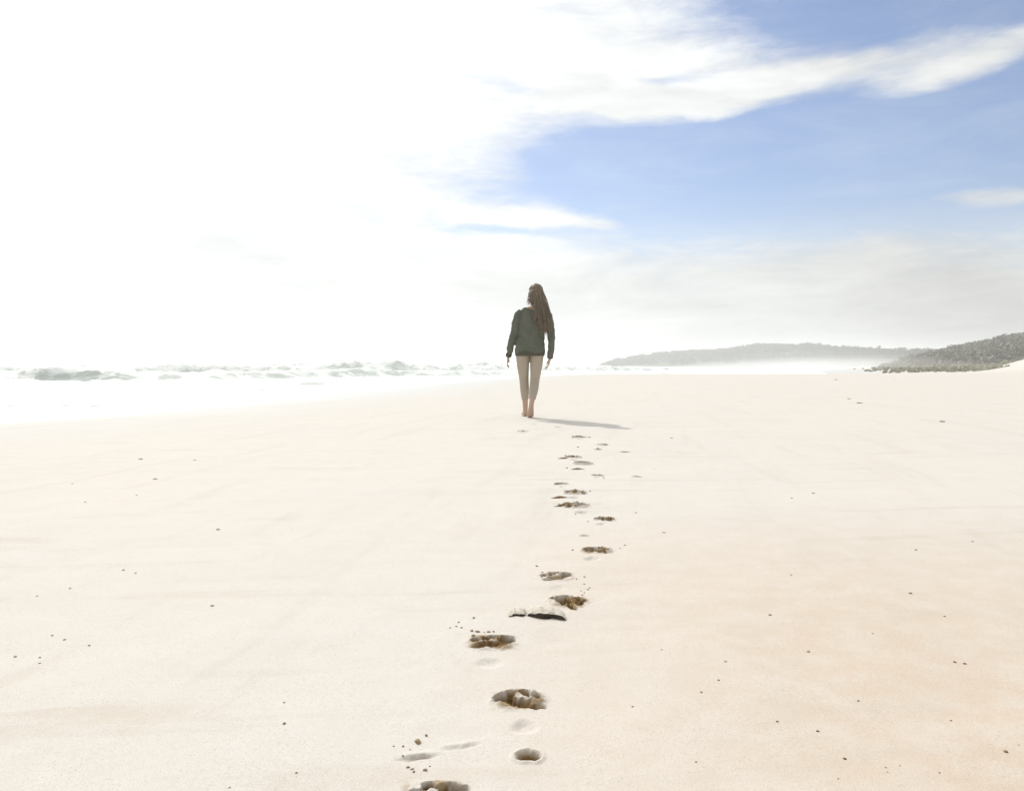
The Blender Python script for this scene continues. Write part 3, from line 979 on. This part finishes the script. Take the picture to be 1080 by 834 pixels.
def hand(bm, w, d, sx):
    """palm, four fingers of different lengths and a thumb, hanging relaxed"""
    w = Vector(w); d = Vector(d).normalized()
    side = Vector((0, 1, 0))                      # palm lies edge-on: thumb points ahead
    palm_n = Vector((-sx, 0, 0))
    P = lambda a, b, c: w + d * a + side * b + palm_n * c
    tube(bm, [P(-.03, 0, 0), P(.015, .0, 0), P(.05, .002, .002), P(.088, .0, .004)], [(.020, .026), (.017, .032), (.014, .038), (.012, .038)], 12)
    for b, ln, r in ((.027, .066, .0088), (.009, .074, .009), (-.010, .068, .0085), (-.027, .052, .0078)):
        tube(bm, [P(.070, b, .003), P(.088 + ln * .35, b, .007), P(.088 + ln * .7, b * .95, .020), P(.088 + ln * .95, b * .9, .036)], [r * 1.1, r, r * .95, r * .75], 8)
    tube(bm, [P(.018, .022, .004), P(.045, .046, .012), P(.070, .054, .020), P(.090, .055, .026)], [.013, .011, .010, .008], 8)


def walker():
    root = bpy.data.objects.new('person', None); C.objects.link(root)
    p = at(557.5, 440.5)
    zb = float(base_bilinear(np.array([p.x]), np.array([p.y]))[0])
    root.location = (p.x, p.y + 0.1, zb)
    tag(root, 'barefoot woman with long hair in dark sweater and beige leggings walking away', 'person')
    # body: one continuous surface
    bm = bmesh.new()
    tube(bm, [(.012, .0, .80), (.015, .0, .88), (.025, .0, 1.0), (.04, .0, 1.12), (.055, .0, 1.24), (.065, .0, 1.33), (.07, .0, 1.375)],
         [(.12, .09), (.16, .105), (.125, .085), (.135, .09), (.145, .09), (.128, .066), (.082, .055)], 20)
    legs(bm, 0.0, .90, False)
    tube(bm, [(.07, -.005, 1.34), (.076, .0, 1.40), (.083, .01, 1.47)], [.055, .049, .05], 14)
    tube(bm, [(.088, .035, 1.435), (.089, .03, 1.46), (.090, .018, 1.50), (.091, .01, 1.55), (.092, .005, 1.60), (.092, .003, 1.635), (.092, .003, 1.648)],
         [(.030, .035), (.050, .062), (.066, .086), (.073, .095), (.069, .088), (.046, .058), (.015, .02)], 18)
    tube(bm, [(.090, .10, 1.545), (.090, .118, 1.515), (.090, .112, 1.498)], [.010, .014, .010], 8)         # nose
    tube(bm, [(.068, .096, 1.475), (.090, .104, 1.474), (.112, .096, 1.475)], [.006, .009, .006], 8)        # lips
    for s in (-1, 1):
        tube(bm, [(.091 + s * .072, .005, 1.50), (.091 + s * .079, .0, 1.525), (.091 + s * .076, -.002, 1.55)], [.008, .013, .010], 8)
        tube(bm, [(.091 + s * .030, .093, 1.532), (.091 + s * .030, .099, 1.530)], [.012, .006], 8)          # eyelids
        a = arm_pts(s)
        tube(bm, a, [.044, .043, .042, .038, .034, .024], 14)
        d = Vector(a[-1]) - Vector(a[-2])
        hand(bm, a[-1], d if s < 0 else (-.02, .05, -.12), s)
    remesh('body', bm, 0.0052, 3, SKIN, root)
    # leggings
    bm = bmesh.new()
    legs(bm, 0.007, .93, True)
    tube(bm, [(.013, .0, .79), (.015, .0, .86), (.02, .0, .95), (.025, .0, 1.0)], [(.13, .10), (.158, .108), (.135, .09), (.11, .08)], 20)
    remesh('leggings', bm, 0.0075, 3, LEG_M, root)
    # sweater
    bm = bmesh.new()
    tube(bm, [(.018, .0, .795), (.018, .0, .83), (.022, .0, .90), (.035, -.0, 1.02), (.046, -.0, 1.14), (.055, .0, 1.24), (.062, .0, 1.295), (.066, .0, 1.318), (.070, .0, 1.328)],
         [(.184, .126), (.190, .134), (.186, .132), (.170, .122), (.164, .116), (.162, .110), (.162, .092), (.146, .082), (.122, .074)], 28)
    for s in (-1, 1):
        a = arm_pts(s)
        tube(bm, [(.068 + s * .05, .0, 1.295), (.068 + s * .11, .0, 1.300), tuple(Vector(a[1]) + Vector((s * .008, 0, .012)))], [.030, .040, .040], 14)
        tube(bm, a, [.046, .052, .052, .048, .043, .034], 16)
    sw = remesh('sweater', bm, 0.0075, 4, SWEATER, root)
    # soft folds in the cloth
    co = np.empty(len(sw.data.vertices) * 3, np.float32); sw.data.vertices.foreach_get('co', co); co = co.reshape(-1, 3)
    no = np.empty(len(sw.data.vertices) * 3, np.float32); sw.data.vertices.foreach_get('normal', no); no = no.reshape(-1, 3)
    f = 0.017 * fbm(co[:, 0] * 9 + co[:, 1] * 6, co[:, 2] * 14 + co[:, 0] * 8, 3, 3)
    sw.data.vertices.foreach_set('co', (co + no * f[:, None]).ravel()); sw.data.update()
    bm = bmesh.new()
    tube(bm, [(.018, .0, .765), (.018, .0, .772), (.018, .0, .80), (.018, .0, .818)], [(.178, .122), (.184, .128), (.188, .132), (.184, .128)], 48)
    from_bm('hem_band', bm, RIB, sw)
    for s in (-1, 1):
        a = arm_pts(s)
        p0, p1 = Vector(a[-2]), Vector(a[-1])
        bm = bmesh.new()
        tube(bm, [p0.lerp(p1, .72), p0.lerp(p1, .80), p0.lerp(p1, 1.02), p0.lerp(p1, 1.10)], [.036, .039, .037, .033], 18)
        from_bm('cuff', bm, RIB, sw)
    # hair: scalp cap plus long strands, drawn to the right over the back
    bm = bmesh.new()
    tube(bm, [(.095, -.05, 1.405), (.091, -.035, 1.45), (.090, -.014, 1.50), (.091, -.008, 1.56), (.092, -.006, 1.60), (.093, -.006, 1.635), (.093, -.006, 1.658), (.093, -.006, 1.668)],
         [(.060, .02), (.080, .060), (.084, .084), (.084, .096), (.076, .090), (.058, .070), (.034, .042), (.008, .01)], 22)
    rr = random.Random(3)
    for k in range(330):
        a = rr.uniform(-.15, 1.15) * math.pi          # angle round the back of the head
        top = Vector((.092 + math.cos(a) * .080 * rr.uniform(.85, 1.05), -.008 - math.sin(a) * .092, 1.56 + rr.uniform(-.06, .06)))
        crownp = Vector((.093 + math.cos(a) * .012, -.008 - math.sin(a) * .012, 1.668))
        dome = Vector((.093 + math.cos(a) * .056, -.008 - math.sin(a) * .066, 1.645))
        w = 0.5 + 0.5 * math.cos(a)                   # 0 left .. 1 right
        endx = -.03 + .20 * w + rr.uniform(-.03, .05)
        endz = 1.385 - .30 * (w ** .8) + rr.uniform(-.10, .07)
        if w > .75 and rr.random() < .6:
            endx += rr.uniform(.0, .075); endz -= rr.uniform(-.05, .05)
        if w < .25:
            endz = 1.43 + rr.uniform(-.03, .03)
        if w < .5:
            endx = max(endx, .0) + .05 * (1 - w); endz = max(endz, 1.40 - .25 * w)
        mid = Vector((top.x * .55 + endx * .45 + rr.uniform(-.01, .01) + .01, -.085 - .04 * math.sin(a) - rr.uniform(0, .02), max(1.40, .5 * (1.56 + endz) if w < .5 else 0) + rr.uniform(-.02, .02)))
        end = Vector((endx + .012, -.125 - rr.uniform(0, .02), endz))
        q = mid.lerp(end, .55) + Vector((rr.uniform(-.012, .012), -.012, 0))
        r = rr.uniform(.0035, .0075)
        tube(bm, [crownp, dome, top, top.lerp(mid, .55) + Vector((0, -.012, 0)), mid, q, end], [r * .5, r * .8, r, r, r * .9, r * .7, r * .15], 5)
    for k in range(90):                            # loose wind-blown strands
        a = rr.uniform(-.1, 1.1) * math.pi
        w = 0.5 + 0.5 * math.cos(a)
        p0 = Vector((.092 + math.cos(a) * .082, -.02 - math.sin(a) * .09, 1.54 + rr.uniform(-.08, .06)))
        e = Vector((.05 + .17 * w + rr.uniform(-.06, .09), -.13 - rr.uniform(0, .06), 1.30 - .22 * w + rr.uniform(-.12, .08)))
        if w < .35:
            e = Vector((.01 + rr.uniform(-.03, .04), -.10 - rr.uniform(0, .03), 1.41 + rr.uniform(-.04, .04)))
        m1 = p0.lerp(e, .35) + Vector((rr.uniform(-.02, .02), -.03, .02)); m2 = p0.lerp(e, .7) + Vector((rr.uniform(-.025, .025), -.02, 0))
        tube(bm, [p0, m1, m2, e], [.003, .004, .003, .0008], 5)
    from_bm('hair', bm, HAIR_M, root)


walker()


# ------------------------------------------------------------------ slab, clods, pebbles
def ground_z(x, y):
    x, y = np.array([x]), np.array([y])
    return float((base_bilinear(x, y) + relief(x, y)[0])[0])


def lump_mesh(name, seed, squash=0.6, rough=0.35, sub=2):
    bm = bmesh.new()
    bmesh.ops.create_icosphere(bm, subdivisions=sub, radius=1.0)
    rr = random.Random(seed)
    off = Vector((rr.uniform(-9, 9), rr.uniform(-9, 9), rr.uniform(-9, 9)))
    from mathutils import noise as mn
    sx, sy = rr.uniform(.75, 1.25), rr.uniform(.7, 1.1)
    for v in bm.verts:
        n = mn.noise(v.co * 1.1 + off) + 0.5 * mn.noise(v.co * 2.7 + off)
        v.co *= 1 + rough * n
        v.co.x *= sx; v.co.y *= sy; v.co.z *= squash
    me = bpy.data.meshes.new(name)
    bm.to_mesh(me); bm.free()
    me.polygons.foreach_set('use_smooth', np.full(len(me.polygons), True))
    return me


def slab():
    c = at(573, 647)
    root = bpy.data.objects.new('sand_slab', None); C.objects.link(root)
    tag(root, 'raised pale slab of crusted sand with a black shaded front across the track', 'sand crust')
    root.location = (c.x, c.y, ground_z(c.x, c.y))
    s = c.y / F0                                        # metres per photo pixel here
    for name, x0, x1, k, tilt in (('main_piece', -17, 23, 1, -.17), ('broken_piece', -38, -18, 2, .10)):
        n, m = 34, 12
        prof = [(-.006, .000), (-.012, .35), (-.013, .68), (-.010, .74), (.000, .85), (.010, .95), (.020, 1.0), (.032, .80), (.040, .3), (.044, -.3)]
        bm = bmesh.new(); bd = bmesh.new()
        rows, drows = [], []
        for i in range(n + 1):
            t = i / n
            env = max(.02, math.sin(math.pi * (t * .96 + .02))) ** .28
            x = (x0 + (x1 - x0) * t) * s
            zt = s * (14.5 if k == 1 else 10.5) * env * (1 + .07 * math.sin(t * 7 + k) + .03 * math.sin(t * 23))
            sh = 1.6 * tilt * (x - x0 * s) + .004 * math.sin(t * 9 + k * 2)
            jit = lambda q: .0010 * math.sin(t * 13 + q * 2.3 + k) + .0006 * math.sin(t * 29 + q * 4.1)
            rows.append([bm.verts.new((x + jit(q + 4), y * (.5 + .5 * env) + sh + jit(q), z * zt - .003 + jit(q + 9))) for q, (y, z) in enumerate(prof[2:])])
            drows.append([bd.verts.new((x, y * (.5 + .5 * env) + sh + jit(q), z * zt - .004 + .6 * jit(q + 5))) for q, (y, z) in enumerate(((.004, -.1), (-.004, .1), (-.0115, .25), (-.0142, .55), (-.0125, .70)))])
        for bb, rw in ((bm, rows), (bd, drows)):
            for a, b in zip(rw[:-1], rw[1:]):
                for q in range(len(a) - 1):
                    bb.faces.new((a[q], b[q], b[q + 1], a[q + 1]))
            bb.faces.new(rw[0]); bb.faces.new(rw[-1][::-1])
        o = from_bm(name, bm, CRUST, root)
        from_bm('shade_front', bd, SLAB_SHADE, o)  # front face coloured dark, its shade painted rather than lit


slab()

CL = [lump_mesh('sand_clod', 100 + k, .65, .45) for k in range(6)]
PB = [lump_mesh('pebble', 200 + k, .38, .4) for k in range(6)]
for me in CL: me.materials.append(CLOD)
STONES = [STONE, clod_material('pale_stone', (0.26, 0.21, 0.15), (0.42, 0.36, 0.28), 0.8), clod_material('brown_stone', (0.16, 0.11, 0.06), (0.32, 0.24, 0.15), 0.8)]
for k, me in enumerate(PB): me.materials.append(STONES[k % 3])
CNT = [0]


def bit(kind, px, py, wpx, label, group):
    c = at(px, py)
    r = wpx * 0.5 * c.y / F0
    k = CNT[0]; CNT[0] += 1
    o = bpy.data.objects.new(kind, CL[k % 6] if kind == 'sand_clod' else PB[0 if 'dark' in label and k % 2 else 3 if 'dark' in label else 1 if ('pale' in label or 'faint' in label) else 4 if 'tan' in label else 2 if k % 2 else 5]); C.objects.link(o)
    flat = 1.0 if kind == 'sand_clod' else min(1.0, max(0.25, (py - 395) / 250))
    o.scale = (r, r * 0.85, r * flat)
    o.rotation_euler = (random.uniform(-.3, .3), random.uniform(-.3, .3), random.uniform(0, 6.28))
    o.location = (c.x, c.y, ground_z(c.x, c.y) + r * .18 * flat)
    tag(o, label, 'sand clod' if kind == 'sand_clod' else 'pebble', group)


# crumbs thrown up round the prints; those of one little scatter look the same
def z4(x, y): return 470 + x * .0926, 645 + y * .0926
def z6(x, y): return 400 + x * .0926, 760 + y * .0926
def z2(x, y): return 400 + x * .2996, 440 + y * .2996


GC = 'sand crumbs scattered round the footprints'
for p, w in (((148, 95), 2.4), ((122, 142), 2.6), ((178, 157), 2.4), ((50, 160), 2.2)):
    bit('sand_clod', *z4(*p), w, 'tiny grey crumb in the loose scatter up left of the round brown toe pit', GC + ', upper left')
for p, w in (((300, 197), 4.5), ((365, 207), 4.5), ((492, 210), 3.4), ((547, 205), 3.0), ((440, 215), 2.0)):
    bit('sand_clod', *z4(*p), w, 'dark sand crumb in the row above the print with the round toe pit', GC + ', row')
bit('sand_clod', *z4(320, 45), 3.2, 'single crumb standing off above the row of crumbs beside the slab', GC)
bit('sand_clod', *z4(315, 265), 5.5, 'dark crumb at the left end just under the row of crumbs', GC)
bit('sand_clod', *z4(528, 288), 9.5, 'biggest dark flake of sand, lying left of the round brown toe pit', GC)
bit('sand_clod', *z6(440, 236), 8.0, 'biggest brown clod near the bottom edge, left of the smooth oval dent', GC)
bit('sand_clod', *z6(537, 160), 4.0, 'round clod just above and right of the biggest brown clod', GC)
for p, w in (((272, 290), 3.0), ((165, 290), 2.4), ((350, 325), 2.2), ((270, 405), 3.0)):
    bit('sand_clod', *z6(*p), w, 'small crumb left of the thin scuff mark near the bottom edge', GC + ', by the scuff')
for p, w in (((330, 535), 3.6), ((375, 557), 3.4), ((395, 588), 3.2)):
    bit('sand_clod', *z6(*p), w, 'one of the three crumbs in a slanting row under the scuff', GC + ', slanting row')
bit('sand_clod', *z6(522, 575), 5.0, 'dark clod right above the churned print cut by the bottom edge', GC)
bit('sand_clod', *z6(575, 525), 2.4, 'small crumb up right of the dark clod above the churned print', GC)
for p, w in (((655, 630), 3.4), ((668, 641), 2.6), ((685, 632), 2.8), ((700, 628), 2.2), ((715, 620), 2.6), ((722, 612), 2.0), ((735, 600), 2.4), ((741, 594), 2.2), ((722, 580), 2.0), ((722, 555), 2.2), ((694, 563), 2.4), ((710, 605), 1.8)):
    bit('sand_clod', *z2(*p), w, 'tiny crumb in the curved trail thrown up right of the raised slab', GC + ', curved trail')
for p, w in (((555, 517), 2.8), ((575, 540), 2.2), ((572, 556), 2.4), ((592, 566), 2.4), ((606, 563), 2.4), ((625, 546), 4.5)):
    bit('sand_clod', *z2(*p), w, 'crumb at the shallow crumbly footprint above the raised slab', GC + ', shallow print')
for p, w in (((680, 463), 2.4), ((813, 455), 1.8), ((848, 455), 1.6), ((864, 445), 2.0), ((770, 458), 2.6), ((785, 464), 2.2)):
    bit('sand_clod', *z2(*p), w, 'crumb thrown out round the dark bowl shaped footprint', GC + ', bowl print')

for p, w in (((740, 70), 2.2), ((700, 105), 2.0), ((770, 110), 2.2), ((660, 180), 2.0), ((790, 215), 2.2), ((640, 245), 2.0), ((742, 262), 2.4), ((632, 305), 2.2), ((690, 335), 2.0), ((775, 345), 2.4), ((735, 362), 2.0)):
    bit('sand_clod', *z2(*p), w, 'tiny crumb lying among the far footprints between the shadow and the faint oval dent', GC + ', far track')

GP = 'dark pebbles strewn over the open sand'
for px, py, w, lab in (
        (891, 803.5, 8, 'biggest dark pebble near the bottom edge, right of centre'),
        (1060.5, 797, 9, 'dark pebble with a wide dent, closest to the bottom right corner'),
        (1074, 790, 3, 'small chip right beside the pebble of the bottom right corner'),
        (862, 774, 7, 'dark pebble up left of the biggest pebble near the bottom edge'),
        (820, 764, 6, 'dark flat pebble, leftmost of the slanting line of three toward the corner'),
        (905, 741.6, 5, 'dark pebble alone above the slanting line of three'),
        (1007, 700, 7, 'left one of two touching dark pebbles at the right side'),
        (1017, 701.5, 7, 'right one of two touching dark pebbles at the right side'),
        (1003, 762, 4.5, 'small pebble between the touching pair and the bottom right corner'),
        (991, 819, 4, 'dark speck of stone at the bottom edge near the right corner'),
        (949, 811, 3, 'small chip, rightmost of a little cluster at the bottom edge'),
        (934, 813, 4, 'chip in the middle of a little cluster at the bottom edge'),
        (936, 818, 3, 'lowest chip of a little cluster at the bottom edge'),
        (884, 825, 4, 'brownish chip lying below the biggest pebble, at the bottom edge'),
        (960, 627, 7, 'flat dark stone chip alone on pale sand at right, mid height'),
        (996, 651, 5, 'brown chip on a warm streak right below the flat stone chip'),
        (812, 649, 6, 'small flat chip alone on the pale sand right of the slab'),
        (852, 688, 7, 'tan flat chip down right of the lone chip beside the slab'),
        (920, 670, 4, 'faint chip between the tan chip and the touching pair'),
        (765, 699, 6, 'tan chip, uppermost of three in a short column'),
        (758, 719, 5, 'dark chip, middle of three in a short column'),
        (740, 732, 6, 'tan chip, lowest of three in a short column'),
        (734, 806, 4, 'tiny chip right of the smooth oval dent, near the bottom edge'),
        (698, 685, 4, 'tiny grey chip right of the print with the round toe pit'),
        (667, 745.5, 5, 'small dark chip right of the print with clear toe pits'),
        (834, 608, 4, 'faint speck high on the right sand, left of the flat stone chip'),
        (709, 462, 9, 'darkest flat stone standing alone beyond the tip of the shadow'),
        (994, 444.7, 11, 'thin dark stick of driftwood like stone, far right near the ridge'),
        (896, 420.6, 10, 'upper of two thin dark flakes far out on the sand'),
        (907, 425, 16, 'lower and longer of two thin dark flakes far out on the sand'),
        (882, 400.5, 8, 'left one of two dark stones at the far crest of the beach'),
        (943, 400.5, 4, 'right one of two dark stones at the far crest of the beach'),
        (690, 493, 4, 'dark chip right of the track level with the longest dent'),
        (670.5, 540, 5, 'small chip right of the slanting footprint'),
        (700, 561, 6, 'pale brown chip farther right of the slanting footprint'),
        (1025.5, 571.5, 5, 'speck of stone near the right edge at mid height'),
        (966, 580, 5, 'speck of stone above the flat chip at right'),
        (835, 525, 5, 'left one of two faint specks on the far right sand'),
        (858, 520, 7, 'right one of two faint specks on the far right sand'),
        (148, 484, 9, 'flat dark stone high on the left sand near the water'),
        (205, 485, 5, 'small stone right of the flat one near the water'),
        (164, 504, 9, 'dark flat stone just below the two stones near the water'),
        (144, 521, 5, 'chip below the dark flat stones on the left sand'),
        (90, 528, 5, 'chip nearest the left edge among those below the water'),
        (76, 508, 5, 'faint chip left of the dark flat stone near the water'),
        (230, 559.5, 8, 'thin pale flake on the left sand halfway down'),
        (130, 602, 6, 'left one of two brown chips on a faint streak at left'),
        (143, 605, 5, 'right one of two brown chips on a faint streak at left'),
        (74, 621, 5, 'darkest small pebble on the left side of the beach'),
        (39, 629, 4, 'faint chip down left of the darkest small pebble'),
        (224, 639, 7, 'faint flat chip on bare sand left of the slab'),
        (55, 670, 5, 'leftmost of three chips in a falling line at left'),
        (68, 674, 5, 'middle one of three chips in a falling line at left'),
        (94, 680, 5, 'rightmost of three chips in a falling line at left'),
        (16, 692, 6, 'pale chip at the left edge of the picture'),
        (42, 692.5, 5, 'upper of two chips one under the other at left'),
        (42, 698.5, 4, 'lower of two chips one under the other at left'),
        (299.5, 763.6, 7, 'round dark pebble alone in the lower left quarter'),
        (299.5, 740, 4, 'tiny speck straight above the lone round pebble at lower left'),
        (312.5, 816, 6, 'flat chip below the lone round pebble, near the bottom edge'),
        (242, 831, 5, 'dark chip on the very bottom edge at left')):
    bit('pebble', px, py, w * .62, lab, GP)
